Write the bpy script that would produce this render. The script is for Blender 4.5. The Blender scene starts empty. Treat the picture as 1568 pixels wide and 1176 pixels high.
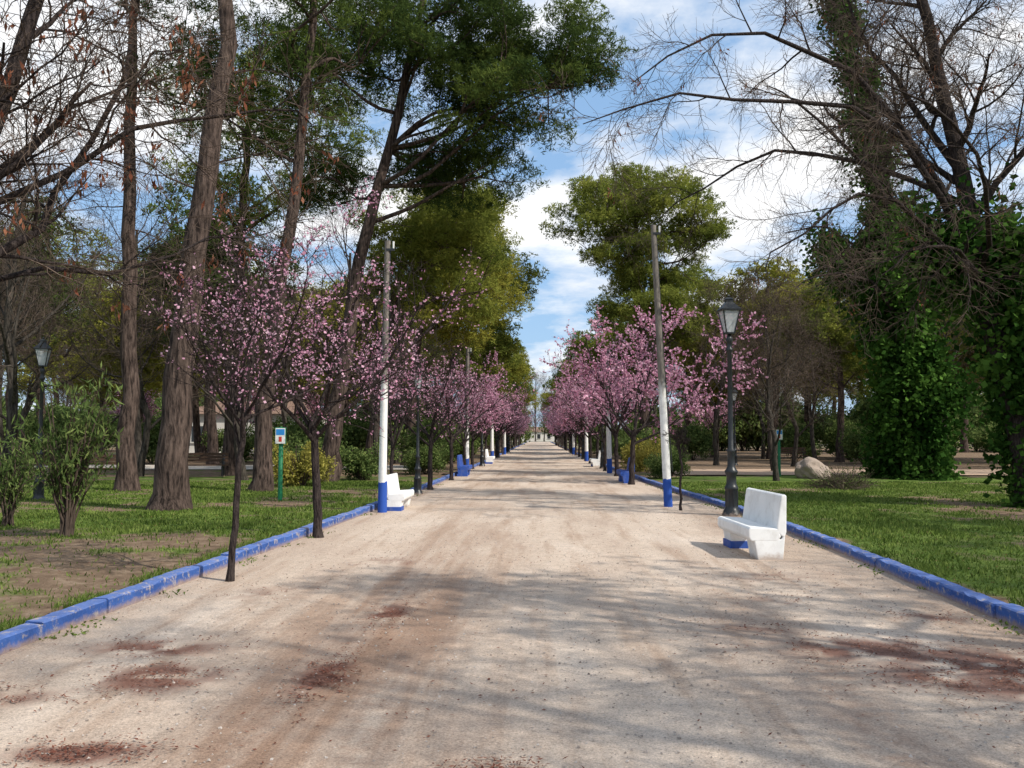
import bpy, bmesh, math, numpy as np
from mathutils import Vector, noise as mn
scene=bpy.context.scene
rad=math.radians

# ------------------------------------------------------------ materials
def newmat(name):
    m=bpy.data.materials.new(name); m.use_nodes=True
    nt=m.node_tree; nt.nodes.clear()
    out=nt.nodes.new('ShaderNodeOutputMaterial')
    return m,nt,out
def N(nt,t,**kw):
    n=nt.nodes.new(t)
    for k,v in kw.items(): setattr(n,k,v)
    return n
def noise(nt,co,scale,detail=4,rough=.55):
    n=N(nt,'ShaderNodeTexNoise'); n.inputs['Scale'].default_value=scale
    n.inputs['Detail'].default_value=detail; n.inputs['Roughness'].default_value=rough
    nt.links.new(co,n.inputs['Vector']); return n.outputs['Fac']
def ramp(nt,fac,stops):
    r=N(nt,'ShaderNodeValToRGB'); e=r.color_ramp.elements
    while len(e)<len(stops): e.new(.5)
    for i,(p,c) in enumerate(stops):
        e[i].position=p; e[i].color=(c[0],c[1],c[2],1) if not isinstance(c,(int,float)) else (c,c,c,1)
    nt.links.new(fac,r.inputs['Fac']); return r.outputs['Color']
def mix(nt,f,a,b,mode='MIX'):
    m=N(nt,'ShaderNodeMix',data_type='RGBA',blend_type=mode)
    for s,v in ((m.inputs[0],f),(m.inputs[6],a),(m.inputs[7],b)):
        if isinstance(v,(int,float)): s.default_value=v
        elif isinstance(v,tuple): s.default_value=(v[0],v[1],v[2],1)
        else: nt.links.new(v,s)
    return m.outputs[2]
def math_(nt,op,a,b=0.,c=0.):
    m=N(nt,'ShaderNodeMath',operation=op)
    for i,v in enumerate((a,b,c)):
        if isinstance(v,(int,float)): m.inputs[i].default_value=v
        else: nt.links.new(v,m.inputs[i])
    return m.outputs[0]
def mapping(nt,co,sc):
    m=N(nt,'ShaderNodeMapping'); m.inputs['Scale'].default_value=sc
    nt.links.new(co,m.inputs['Vector']); return m.outputs[0]
def objco(nt): return N(nt,'ShaderNodeTexCoord').outputs['Object']
def principled(nt,out,col,rough=.9,bump=None,bs=.3,bd=.02,spec=.2,metal=0):
    p=N(nt,'ShaderNodeBsdfPrincipled')
    if isinstance(col,tuple): p.inputs['Base Color'].default_value=(*col,1)
    else: nt.links.new(col,p.inputs['Base Color'])
    p.inputs['Roughness'].default_value=rough
    p.inputs['Specular IOR Level'].default_value=spec
    p.inputs['Metallic'].default_value=metal
    if bump is not None:
        b=N(nt,'ShaderNodeBump'); b.inputs['Strength'].default_value=bs; b.inputs['Distance'].default_value=bd
        nt.links.new(bump,b.inputs['Height']); nt.links.new(b.outputs[0],p.inputs['Normal'])
    nt.links.new(p.outputs[0],out.inputs[0]); return p

def m_bark(name,dark,light,sc=1.0):
    m,nt,out=newmat(name); co=objco(nt)
    a=noise(nt,mapping(nt,co,(9*sc,9*sc,1.6*sc)),1.6,4,.65)
    b=noise(nt,co,1.1,2)
    c=ramp(nt,a,[(.36,dark),(.64,light)])
    c=mix(nt,.5,c,ramp(nt,b,[(.3,.55),(.7,1.0)]),'MULTIPLY')
    principled(nt,out,c,.95,a,1.0,.06,.1); return m
def m_flat(name,col):
    m,nt,out=newmat(name)
    d=N(nt,'ShaderNodeBsdfDiffuse'); n=noise(nt,objco(nt),.7,1)
    nt.links.new(ramp(nt,n,[(.35,tuple(x*.6 for x in col)),(.65,tuple(x*1.3 for x in col))]),d.inputs[0]); nt.links.new(d.outputs[0],out.inputs[0]); return m
def m_leaf(name,cols,transl=.3,nscale=.8):
    """cols: dark, mid, light; 'v' attribute is a per-leaf random number"""
    m,nt,out=newmat(name); co=objco(nt)
    at=N(nt,'ShaderNodeAttribute',attribute_name='v')
    n=noise(nt,co,nscale,1)
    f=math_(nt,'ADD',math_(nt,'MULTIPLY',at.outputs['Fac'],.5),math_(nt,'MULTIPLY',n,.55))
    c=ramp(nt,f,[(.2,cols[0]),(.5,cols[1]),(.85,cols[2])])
    d=N(nt,'ShaderNodeBsdfDiffuse'); nt.links.new(c,d.inputs[0])
    if transl>0:
        t=N(nt,'ShaderNodeBsdfTranslucent'); g=N(nt,'ShaderNodeMixShader')
        nt.links.new(c,t.inputs[0]); g.inputs[0].default_value=transl
        nt.links.new(d.outputs[0],g.inputs[1]); nt.links.new(t.outputs[0],g.inputs[2])
        nt.links.new(g.outputs[0],out.inputs[0])
    else: nt.links.new(d.outputs[0],out.inputs[0])
    return m
def m_paint(name,col,dirt=(.35,.3,.25),amt=.35,rough=.6,nscale=6,spec=.3,foot=0):
    m,nt,out=newmat(name); co=objco(nt)
    n=noise(nt,co,nscale,6,.7)
    f=ramp(nt,n,[(.5,0.0),(.75,amt)])
    n2=noise(nt,co,nscale*.35,3)
    c=mix(nt,f,col,dirt)
    c=mix(nt,.6,c,ramp(nt,n2,[(.3,.75),(.65,1.0)]),'MULTIPLY')
    if foot:   # splashed earth on the lowest part
        s=N(nt,'ShaderNodeSeparateXYZ'); nt.links.new(co,s.inputs[0])
        z=math_(nt,'ADD',s.outputs[2],math_(nt,'MULTIPLY',math_(nt,'SUBTRACT',n,.5),.35))
        c=mix(nt,ramp(nt,math_(nt,'DIVIDE',z,foot),[(.0,.75),(1.,0.0)]),c,(.36,.26,.19))
    principled(nt,out,c,rough,n,.3,.01,spec); return m

bark_pine=m_bark('pine_bark',(.022,.016,.014),(.14,.10,.083))
bark_grey=m_bark('grey_bark',(.028,.024,.02),(.105,.09,.075),1.6)
bark_dark=m_bark('plum_bark',(.022,.017,.017),(.085,.066,.06),2.5)
twig_brown=m_flat('twig_bark',(.10,.075,.06))
needle_dark=m_leaf('pine_needles_dark',((.018,.034,.012),(.062,.095,.026),(.19,.235,.05)),.35,.5)
needle_mid=m_leaf('pine_needles',((.05,.072,.014),(.17,.20,.04),(.39,.39,.08)),.4,.5)
needle_yel=m_leaf('pine_needles_olive',((.08,.09,.014),(.25,.25,.045),(.48,.43,.085)),.4,.45)
leaf_ivy=m_leaf('ivy_leaves',((.010,.032,.007),(.038,.09,.017),(.14,.26,.048)),.3,.9)
leaf_bush=m_leaf('bush_leaves',((.04,.065,.02),(.10,.15,.045),(.23,.28,.09)),.35,1.5)
leaf_yel=m_leaf('yellow_bush_leaves',((.14,.14,.03),(.34,.31,.07),(.52,.46,.12)),.35,2)
leaf_dry=m_leaf('dry_pods',((.09,.03,.02),(.20,.075,.045),(.32,.15,.09)),.25,2)
petal=m_leaf('plum_petals',((.42,.16,.26),(.70,.36,.50),(.88,.61,.72)),.38,1.2)
grass_m=m_leaf('grass_blades',((.055,.085,.018),(.115,.175,.035),(.24,.29,.08)),.3,1.0)
litter_m=m_leaf('litter',((.09,.03,.022),(.16,.065,.045),(.25,.14,.10)),.0,3)
pebble_m=m_leaf('pebbles',((.22,.18,.15),(.36,.31,.27),(.52,.46,.41)),.0,3)
white_paint=m_paint('white_bench_paint',(.85,.85,.83),(.5,.47,.42),.5,.55,5,foot=.10)
blue_paint=m_paint('blue_paint',(.03,.085,.36),(.25,.25,.32),.5,.55,5)
iron=m_paint('black_iron',(.014,.017,.019),(.06,.05,.045),.3,.4,12,.5,foot=.08)
green_paint=m_paint('green_paint',(.01,.17,.07),(.1,.15,.1),.2,.5)
sign_white=m_paint('sign_white',(.75,.75,.72),(.4,.4,.4),.1,.4)
sign_blue=m_paint('sign_blue',(.03,.22,.55),(.3,.3,.4),.1,.4)
sign_red=m_paint('sign_red',(.5,.05,.03),(.3,.2,.2),.1,.4)
wood_dark=m_paint('bench_wood',(.09,.05,.03),(.04,.03,.02),.5,.7)
rock_m=m_paint('rock',(.36,.29,.24),(.14,.11,.09),.9,.9,3,.1)
roof_m=m_paint('roof_tiles',(.26,.17,.13),(.15,.1,.08),.6,.9,5,.1)
stucco=m_paint('stucco',(.70,.67,.62),(.45,.4,.35),.4,.9,1.5,.1)
winm=m_paint('window_glass',(.03,.035,.04),(.05,.05,.05),.2,.15,2,.5)
def m_glass():
    m,nt,out=newmat('lantern_glass')
    g=N(nt,'ShaderNodeBsdfPrincipled'); g.inputs['Base Color'].default_value=(.62,.66,.68,1); g.inputs['Roughness'].default_value=.15
    t=N(nt,'ShaderNodeBsdfTransparent'); x=N(nt,'ShaderNodeMixShader'); x.inputs[0].default_value=.55
    nt.links.new(t.outputs[0],x.inputs[1]); nt.links.new(g.outputs[0],x.inputs[2]); nt.links.new(x.outputs[0],out.inputs[0]); return m
glass=m_glass()
def m_pole():
    m,nt,out=newmat('painted_pole'); co=objco(nt)
    s=N(nt,'ShaderNodeSeparateXYZ'); nt.links.new(co,s.inputs[0])
    n=noise(nt,co,7,5); nf=noise(nt,mapping(nt,co,(14,14,1.5)),2,5,.7)
    z=math_(nt,'ADD',s.outputs[2],math_(nt,'MULTIPLY',math_(nt,'SUBTRACT',n,.5),.22))
    wood=ramp(nt,nf,[(.3,(.09,.08,.07)),(.7,(.26,.23,.20))])
    white=mix(nt,ramp(nt,n,[(.5,0.0),(.8,.5)]),(.80,.79,.76),(.4,.38,.33))
    a=mix(nt,math_(nt,'GREATER_THAN',z,.64),(.03,.085,.36),white)
    patch=math_(nt,'ADD',z,math_(nt,'MULTIPLY',nf,1.1))
    c=mix(nt,ramp(nt,math_(nt,'DIVIDE',patch,6.0),[(.50,0.0),(.58,1.0)]),a,wood)
    principled(nt,out,c,.8,nf,.4,.02,.15); return m
pole_m=m_pole()

# ------------------------------------------------------------ mesh builder
class B:
    def __init__(s): s.v=[];s.f=[];s.m=[];s.a=[];s.s=[];s.n=0
    def add(s,v,f,mat,val=0.5,smooth=False):
        v=np.asarray(v,float).reshape(-1,3); f=np.asarray(f,int).reshape(-1,4)
        s.v.append(v); s.f.append(f+s.n); s.n+=len(v); k=len(f)
        s.m.append(np.full(k,mat)); s.s.append(np.full(k,smooth))
        s.a.append(np.broadcast_to(np.asarray(val,float),(k,)).copy())
    def mesh(s,name,mats):
        v=np.concatenate(s.v); f=np.concatenate(s.f); me=bpy.data.meshes.new(name)
        me.vertices.add(len(v)); me.vertices.foreach_set('co',v.astype(np.float32).ravel())
        me.loops.add(f.size); me.loops.foreach_set('vertex_index',f.astype(np.int32).ravel())
        me.polygons.add(len(f)); me.polygons.foreach_set('loop_start',np.arange(0,f.size,4,dtype=np.int32))
        me.polygons.foreach_set('material_index',np.concatenate(s.m).astype(np.int32))
        me.polygons.foreach_set('use_smooth',np.concatenate(s.s).astype(bool))
        me.update(calc_edges=True)
        at=me.attributes.new('v','FLOAT','FACE'); at.data.foreach_set('value',np.concatenate(s.a).astype(np.float32))
        for m in mats: me.materials.append(m)
        return me
def place(me,name,loc=(0,0,0),rz=0,sc=1,rx=0,ry=0):
    o=bpy.data.objects.new(name,me); o.location=loc; o.rotation_euler=(rx,ry,rz)
    o.scale=(sc,sc,sc) if isinstance(sc,(int,float)) else sc
    scene.collection.objects.link(o); return o
def norm(a): return a/(np.linalg.norm(a,axis=-1,keepdims=True)+1e-9)
def tube(b,pts,r,S,mat,smooth=True):
    pts=np.asarray(pts,float); r=np.asarray(r,float)
    if pts.ndim==2: pts=pts[None]; r=r[None]
    n,P,_=pts.shape
    tan=norm(np.gradient(pts,axis=1)); avg=norm(tan.mean(1))
    ref=np.where(np.abs(avg[:,2:3])<.8,np.array([[0,0,1.]]),np.array([[1.,0,0]]))[:,None,:]
    u=norm(np.cross(tan,np.broadcast_to(ref,tan.shape))); w=np.cross(tan,u)
    a=np.arange(S)*2*np.pi/S
    V=pts[:,:,None,:]+r[:,:,None,None]*(np.cos(a)[None,None,:,None]*u[:,:,None,:]+np.sin(a)[None,None,:,None]*w[:,:,None,:])
    i=np.arange(n)[:,None,None]; p=np.arange(P-1)[None,:,None]; k=np.arange(S)[None,None,:]; k2=(k+1)%S
    base=i*P*S
    F=np.stack([base+p*S+k,base+p*S+k2,base+(p+1)*S+k2,base+(p+1)*S+k],-1)
    b.add(V,F,mat,.5,smooth)
def spline(pts,n):
    pts=np.asarray(pts,float); m=len(pts)
    t=np.linspace(0,m-1,n); i=np.minimum(t.astype(int),m-2); f=(t-i)[:,None]
    P=lambda j: pts[np.clip(j,0,m-1)]
    a,b_,c,d=P(i-1),P(i),P(i+1),P(i+2)
    return .5*((2*b_)+(-a+c)*f+(2*a-5*b_+4*c-d)*f**2+(-a+3*b_-3*c+d)*f**3)
def kids(rng,pts,r,k,t0,t1,a0,a1,L,P,up,wob,rs,tip=.25,rmin=.004,lt=.4):
    n,Pn,_=pts.shape
    t=t0+(t1-t0)*((np.arange(k)[None]+rng.random((n,k)))/k)
    x=t*(Pn-1); i=np.minimum(x.astype(int),Pn-2); f=(x-i)[...,None]; row=np.arange(n)[:,None]
    pos=pts[row,i]*(1-f)+pts[row,i+1]*f; tan=norm(pts[row,i+1]-pts[row,i])
    rr=(r[row,i]*(1-f[...,0])+r[row,i+1]*f[...,0])*rs
    ph=np.arange(k)[None]*2.4+rng.random((n,1))*6.3+rng.normal(0,.4,(n,k))
    ref=np.where(np.abs(tan[...,2:3])<.85,np.array([0,0,1.]),np.array([1.,0,0]))
    u=norm(np.cross(tan,ref)); w=np.cross(tan,u)
    ang=np.radians(a0+(a1-a0)*rng.random((n,k)))[...,None]
    d=np.cos(ang)*tan+np.sin(ang)*(np.cos(ph)[...,None]*u+np.sin(ph)[...,None]*w)
    ln=L*(.65+.7*rng.random((n,k)))*(1-lt*t)
    d=d.reshape(-1,3); pos=pos.reshape(-1,3); ln=ln.reshape(-1,1); rr=np.maximum(rr.reshape(-1,1),rmin)
    out=[pos]
    for s in range(P-1):
        d=norm(d+rng.normal(0,wob,d.shape)+np.array([0,0,up])); pos=pos+d*ln/(P-1); out.append(pos)
    R=np.maximum(rr*np.linspace(1,tip,P)[None],rmin*.6)
    return np.stack(out,1),R
def along(rng,pts,per):
    n,P,_=pts.shape; t=rng.random((n,per))*(P-1)*.999; i=t.astype(int); f=(t-i)[...,None]; row=np.arange(n)[:,None]
    return (pts[row,i]*(1-f)+pts[row,i+1]*f).reshape(-1,3)
def leaves(b,rng,c,la,lb,mat,val=None,up=0.,dirs=None):
    n=len(c); u=norm(rng.normal(size=(n,3)) if dirs is None else dirs+rng.normal(0,.45,(n,3)))
    q=rng.normal(size=(n,3)); 
    if up: q=np.cross(u,np.array([0,0,1.])+rng.normal(0,up,(n,3)))
    else: q=np.cross(u,q)
    w=norm(q); s=(.6+.8*rng.random((n,1)))
    u=u*la*s; w=w*lb*s
    V=np.stack([c-u,c-w,c+u*1.0,c+w],1); F=np.arange(4*n).reshape(-1,4)
    b.add(V,F,mat,rng.random(n) if val is None else val)

# ------------------------------------------------------------ trees
def bare_tree(seed,trunk,r0,limbs=None,k=(9,8,7,5),L=(3.6,1.9,1.0,.5),t0=.35,up=(.10,.05,.02,0.),mats=None,pods=0,name='bare',rm=.0045,ang=(35,65),extra=None,tr_tip=.3,podf=.12):
    rng=np.random.default_rng(seed); b=B()
    T=spline(trunk,16)[None]; T[0,1:-1,:2]+=rng.normal(0,.03,(14,2))
    R=(r0*np.linspace(1,tr_tip,16)); R[0]*=1.45; R[1]*=1.12; R=R[None]
    tube(b,T,R,12,0)
    l1,r1=kids(rng,T,R,k[0],t0,1,ang[0],ang[1],L[0],9,up[0],.14,.5,.25)
    if limbs:
        ls=[];rs=[]
        for pts,ra,rb in limbs:
            q=spline(pts,9); q[1:]+=rng.normal(0,.06,(8,3)); ls.append(q); rs.append(ra+(rb-ra)*np.linspace(0,1,9)**.8)
        tube(b,np.array(ls),np.array(rs),8,0)
        l1=np.concatenate([l1,np.array(ls)]); r1=np.concatenate([r1,np.array(rs)])
        nl=len(ls); tube(b,l1[:-nl],r1[:-nl],7,0)
    else: tube(b,l1,r1,7,0)
    l2,r2=kids(rng,l1,r1,k[1],.2,1,30,65,L[1],7,up[1],.17,.5,.25,.008); tube(b,l2,r2,5,0)
    l3,r3=kids(rng,l2,r2,k[2],.15,1,25,65,L[2],5,up[2],.2,.6,.35,.006); tube(b,l3,r3,3,1,False)
    l4,r4=kids(rng,l3,r3,k[3],.1,1,25,60,L[3],4,up[3],.2,.6,.5,rm); tube(b,l4,r4,3,1,False)
    if pods:
        sel=l3[rng.random(len(l3))<podf]; cc=along(rng,sel,1)
        c=np.repeat(cc,pods,0)+rng.normal(0,.05,(len(cc)*pods,3))*np.array([1,1,1.5]); c[:,2]-=.06
        leaves(b,rng,c,.045,.014,2,dirs=np.tile([0,0,-1.],(len(c),1)))
    if extra: extra(b,rng,T,l1,l2,l3)
    return b.mesh(name,mats or [bark_grey,twig_brown,leaf_dry])

def plum_tree(seed,h,spread,nfl,th=1.7,r=.075,lean=(0,0),fs=.02,k=(7,7,6,4),dens=.6):
    rng=np.random.default_rng(seed); b=B()
    T=spline([(0,0,0),(lean[0]*.3,lean[1]*.3,th*.5),(lean[0],lean[1],th)],10)[None]; T[0,1:,:2]+=rng.normal(0,.014,(9,2))
    R=(r*np.linspace(1,.75,10)); R[0]*=1.3; R=R[None]; tube(b,T,R,8,0)
    H=h-th
    l1,r1=kids(rng,T,R,k[0],.72,1,22,22+spread,H*.85,9,.05,.10,.6,.25,lt=0); tube(b,l1,r1,6,0)
    l2,r2=kids(rng,l1,r1,k[1],.15,1,25,50,H*.42,7,.05,.14,.6,.3,.006); tube(b,l2,r2,4,0)
    l3,r3=kids(rng,l2,r2,k[2],.1,1,25,55,H*.2,5,.03,.16,.6,.4,.005); tube(b,l3,r3,3,0,False)
    l4,r4=kids(rng,l3,r3,k[3],.1,1,25,60,H*.085,3,.02,.16,.6,.5,.004); tube(b,l4,r4,3,0,False)
    for arr,n in ((l4,nfl),(l3,nfl*2)):
        m0=arr[:,0]; cl=np.sin(m0[:,0]*2.6+seed)+np.sin(m0[:,1]*2.9)+np.sin(m0[:,2]*2.2+1)
        sel=arr[rng.random(len(arr))<np.clip(dens+.22*cl,.06,.95)]
        c=along(rng,sel,n)+rng.normal(0,.014,(len(sel)*n,3)); leaves(b,rng,c,fs,fs*.85,1)
    return b.mesh('flowering_plum',[bark_dark,petal])

def pine_tree(seed,trunk,r0,blobs,needles,bark=None,clump=(.55,1.0),per=230,la=.085,lb=.017,stubs=10,flat=.55,twk=3):
    rng=np.random.default_rng(seed); b=B()
    T=spline(trunk,18); T[1:-1,:2]+=rng.normal(0,.05,(16,2)); R=r0*np.linspace(1,.28,18); R[0]*=1.5; R[1]*=1.1
    tube(b,T,R,14,0)
    cs=[]
    for (cx,cy,cz,rx,ry,rz,n) in blobs:
        d=norm(rng.normal(size=(n,3))); q=rng.random((n,1))**.4
        cs.append(np.array([cx,cy,cz])+d*q*np.array([rx,ry,rz]))
    C=np.concatenate(cs); n=len(C)
    K=max(5,n//7); seeds=rng.choice(n,K,replace=False)
    main=[];mr=[]
    for c in C[seeds]:
        hd=np.linalg.norm(T[:,:2]-c[:2],axis=1); want=c[2]-.45*hd.min()-.3+rng.normal(0,.5)
        j=np.argmin(np.abs(T[:,2]-want)+(T[:,2]>c[2]+.5)*3); j=max(j,5)
        s=T[j]; l=np.linalg.norm(c-s); m1=s*.65+c*.35+np.array([0,0,-.05*l])+rng.normal(0,.09*l,3); m2=s*.3+c*.7+rng.normal(0,.09*l,3)
        main.append(spline([s,m1,m2,c],9)); mr.append(np.linspace(min(.03+.013*l,R[j]*.5),.015,9))
    main=np.array(main); tube(b,main,np.array(mr),6,0)
    flatp=main[:,3:8].reshape(-1,3); sb=[]
    for i,c in enumerate(C):
        if i in seeds: continue
        d=np.linalg.norm(flatp-c,axis=1)+(flatp[:,2]>c[2])*.8; s=flatp[np.argmin(d)]
        m=(s+c)/2+rng.normal(0,.16,3)+np.array([0,0,-.1]); sb.append(spline([s,m,c],6))
    sb=np.array(sb); sr=np.tile(np.linspace(.03,.01,6),(len(sb),1)); tube(b,sb,sr,4,0)
    tw,tr=kids(rng,sb,sr,twk,.45,1,30,70,.8,4,.12,.12,.5,.5,.008); tube(b,tw,tr,3,0,False)
    if stubs:
        st,sr=kids(rng,T[None],R[None],stubs,.3,.75,60,100,1.6,5,-.04,.15,.12,.3,.01); tube(b,st,sr,4,0,False)
        s2,sr2=kids(rng,st,sr,5,.2,1,30,70,.6,4,0,.2,.6,.4,.006); tube(b,s2,sr2,3,0,False)
    ps=[];ds=[];vs=[]
    for c in np.concatenate([C,tw[::2,-1]]):
        R0=clump[0]+(clump[1]-clump[0])*rng.random()
        m=int(per*(R0/.8)**2*(.55+.6*rng.random()))
        nt_=max(5,int(m/11)); tc=norm(rng.normal(size=(nt_,3))+np.array([0,0,.25]))*(rng.random((nt_,1))**.33)*R0*np.array([1,1,flat])
        idx=rng.integers(0,nt_,m); dd=norm(rng.normal(size=(m,3))+np.array([0,0,.6]))
        ps.append(c+tc[idx]+dd*la*1.3); ds.append(dd)
        vs.append(np.clip(rng.random()*.5+.35*rng.random(m)+.35*tc[idx,2]/R0,0,1))  # random tone plus shading put into the colour: clump tops lighter, undersides darker
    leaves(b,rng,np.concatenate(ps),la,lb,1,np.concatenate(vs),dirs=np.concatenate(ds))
    return b.mesh('pine',[bark or bark_pine,needles])

def bush(seed,w,h,n,la,lb,mat,stems=14,shell=.5,up=0.):
    rng=np.random.default_rng(seed); b=B()
    nb=12; bl=np.stack([rng.normal(0,w*.25,nb),rng.normal(0,w*.25,nb),h*(.25+.5*rng.random(nb))],1); br=(.7+.6*rng.random((nb,1)))
    tgt=np.stack([rng.normal(0,w*.28,stems),rng.normal(0,w*.28,stems),h*(.6+.35*rng.random(stems))],1)
    P=np.linspace(0,1,6)[None,:,None]*tgt[:,None,:]+rng.normal(0,.02,(stems,6,3)); P[:,0,2]=-.02
    tube(b,P,np.tile(np.linspace(.02,.006,6),(stems,1)),4,0)
    i=rng.integers(0,nb,n); d=norm(rng.normal(size=(n,3))); q=rng.random((n,1))**shell
    c=bl[i]+d*q*br[i]*np.array([w*.27,w*.27,h*.27]); c[:,2]=np.abs(c[:,2])+.02
    c+=.09*np.sin(c[:,[1,2,0]]*9)+rng.normal(0,.03,c.shape)
    leaves(b,rng,c,la,lb,1,up=up); return b.mesh('bush',[twig_brown,mat])

# ------------------------------------------------------------ 2-D value noise shared by lawn and blades
_rg=np.random.default_rng(99).random((256,256))
def vn(x,y,s,o=0):
    x=np.asarray(x)/s+37.3+o; y=np.asarray(y)/s+91.7+o*1.7
    i=np.floor(x).astype(int); j=np.floor(y).astype(int); f=x-i; g=y-j; f=f*f*(3-2*f); g=g*g*(3-2*g)
    G=lambda a,c: _rg[a%256,c%256]
    return (G(i,j)*(1-f)+G(i+1,j)*f)*(1-g)+(G(i,j+1)*(1-f)+G(i+1,j+1)*f)*g
LK=np.array([(-30,-4.3),(-2,-4.1),(6.6,-4.0),(11,-3.87),(19,-3.62),(30,-3.45),(50,-3.3),(260,-3.1)])
RK=np.array([(-30,3.9),(-2,3.95),(7.3,4.05),(13,4.2),(18,4.25),(22,4.05),(31,3.7),(50,3.45),(260,3.2)])
lk=lambda y: np.interp(y,LK[:,0],LK[:,1]); rk=lambda y: np.interp(y,RK[:,0],RK[:,1])
def grassf(x,y):
    x=np.asarray(x,float); y=np.asarray(y,float)
    n=.40*vn(x,y*1.6,2.6)+.30*vn(x,y,.9,3)+.30*vn(x,y,.33,7)
    e=np.where(x<0,lk(y)-x,x-rk(y))
    left=x<0
    g=n+.11
    g=g-np.where(left,.13*np.exp(-((e-.9)/1.3)**2)*(y<17),0)
    g=g-np.where(left,.15*np.exp(-((y-12.2)/1.4)**2)*np.clip((e-1)/3,0,1),0)
    g=g+np.where(left,.15*np.exp(-((y-15.5)/1.6)**2),0)
    g=g+np.where(~left,.05,0)
    g=g-np.where(~left,.36*np.exp(-((y-18)/1.5)**2)*np.clip((x-8)/2,0,1),0)
    g=g-np.where(~left,.14*np.exp(-((y-24)/1.2)**2),0)
    g=g-np.where(~left,.25*np.exp(-((e-.2)/.25)**2),0)
    g=g-.5*np.clip((y-33)/5,0,1)*np.where(left,.5,.9)
    return np.clip((g-.43)/.20,0,1)

# ground sheet
def m_ground():
    m,nt,out=newmat('park_earth'); co=objco(nt)
    n=noise(nt,co,.12,6); n2=noise(nt,co,6,5,.7)
    c=ramp(nt,n,[(.35,(.30,.22,.15)),(.5,(.21,.18,.10)),(.65,(.11,.16,.04))])
    c=mix(nt,.6,c,ramp(nt,n2,[(.3,.6),(.7,1.1)]),'MULTIPLY')
    principled(nt,out,c,1,None); return m
b=B(); q=900
b.add([(-q,-q,-.03),(q,-q,-.03),(q,q,-.03),(-q,q,-.03)],[(0,1,2,3)],0); place(b.mesh('ground',[m_ground()]),'ground')

# lawns
def m_lawn():
    m,nt,out=newmat('lawn'); co=objco(nt)
    at=N(nt,'ShaderNodeAttribute',attribute_name='g')
    n=noise(nt,co,1.2,4,.65); nf=noise(nt,co,26,4,.75); n3=noise(nt,co,5,4,.7)
    soil=ramp(nt,n3,[(.3,(.12,.08,.055)),(.55,(.22,.155,.105)),(.75,(.33,.25,.18))])
    gr=ramp(nt,math_(nt,'ADD',math_(nt,'MULTIPLY',n,.6),math_(nt,'MULTIPLY',nf,.4)),[(.35,(.055,.09,.02)),(.52,(.11,.165,.036)),(.68,(.20,.24,.07))])
    f=math_(nt,'ADD',at.outputs['Fac'],math_(nt,'MULTIPLY',math_(nt,'SUBTRACT',nf,.5),1.6))
    c=mix(nt,ramp(nt,f,[(.15,0.0),(.85,1.0)]),soil,gr)
    principled(nt,out,c,1,nf,.8,.04,.05); return m
lawn_m=m_lawn()
def lawn(side):
    ys=np.concatenate([np.arange(-12,5,1.),np.arange(5,26,.14),np.arange(26,40,.4),np.arange(40,120,2.)]); us=np.concatenate([np.arange(0,14,.14),np.arange(14,70,1.5)])
    Y,U=np.meshgrid(ys,us,indexing='ij')
    X=(lk(Y)-.06-U) if side<0 else (rk(Y)+.06+U)
    Z=.035+.05*vn(X,Y,2.5,5)*np.clip(U/1.5,0,1)
    ny,nu=Y.shape; V=np.stack([X,Y,Z],-1).reshape(-1,3); I=np.arange(ny*nu).reshape(ny,nu)
    F=np.stack([I[:-1,:-1],I[1:,:-1],I[1:,1:],I[:-1,1:]],-1).reshape(-1,4)
    if side>0: F=F[:,::-1]
    b=B(); b.add(V,F,0,.5,True); me=b.mesh('lawn',[lawn_m])
    a=me.attributes.new('g','FLOAT','POINT'); a.data.foreach_set('value',grassf(V[:,0],V[:,1]).astype(np.float32))
    place(me,'lawn')
lawn(-1); lawn(1)

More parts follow.
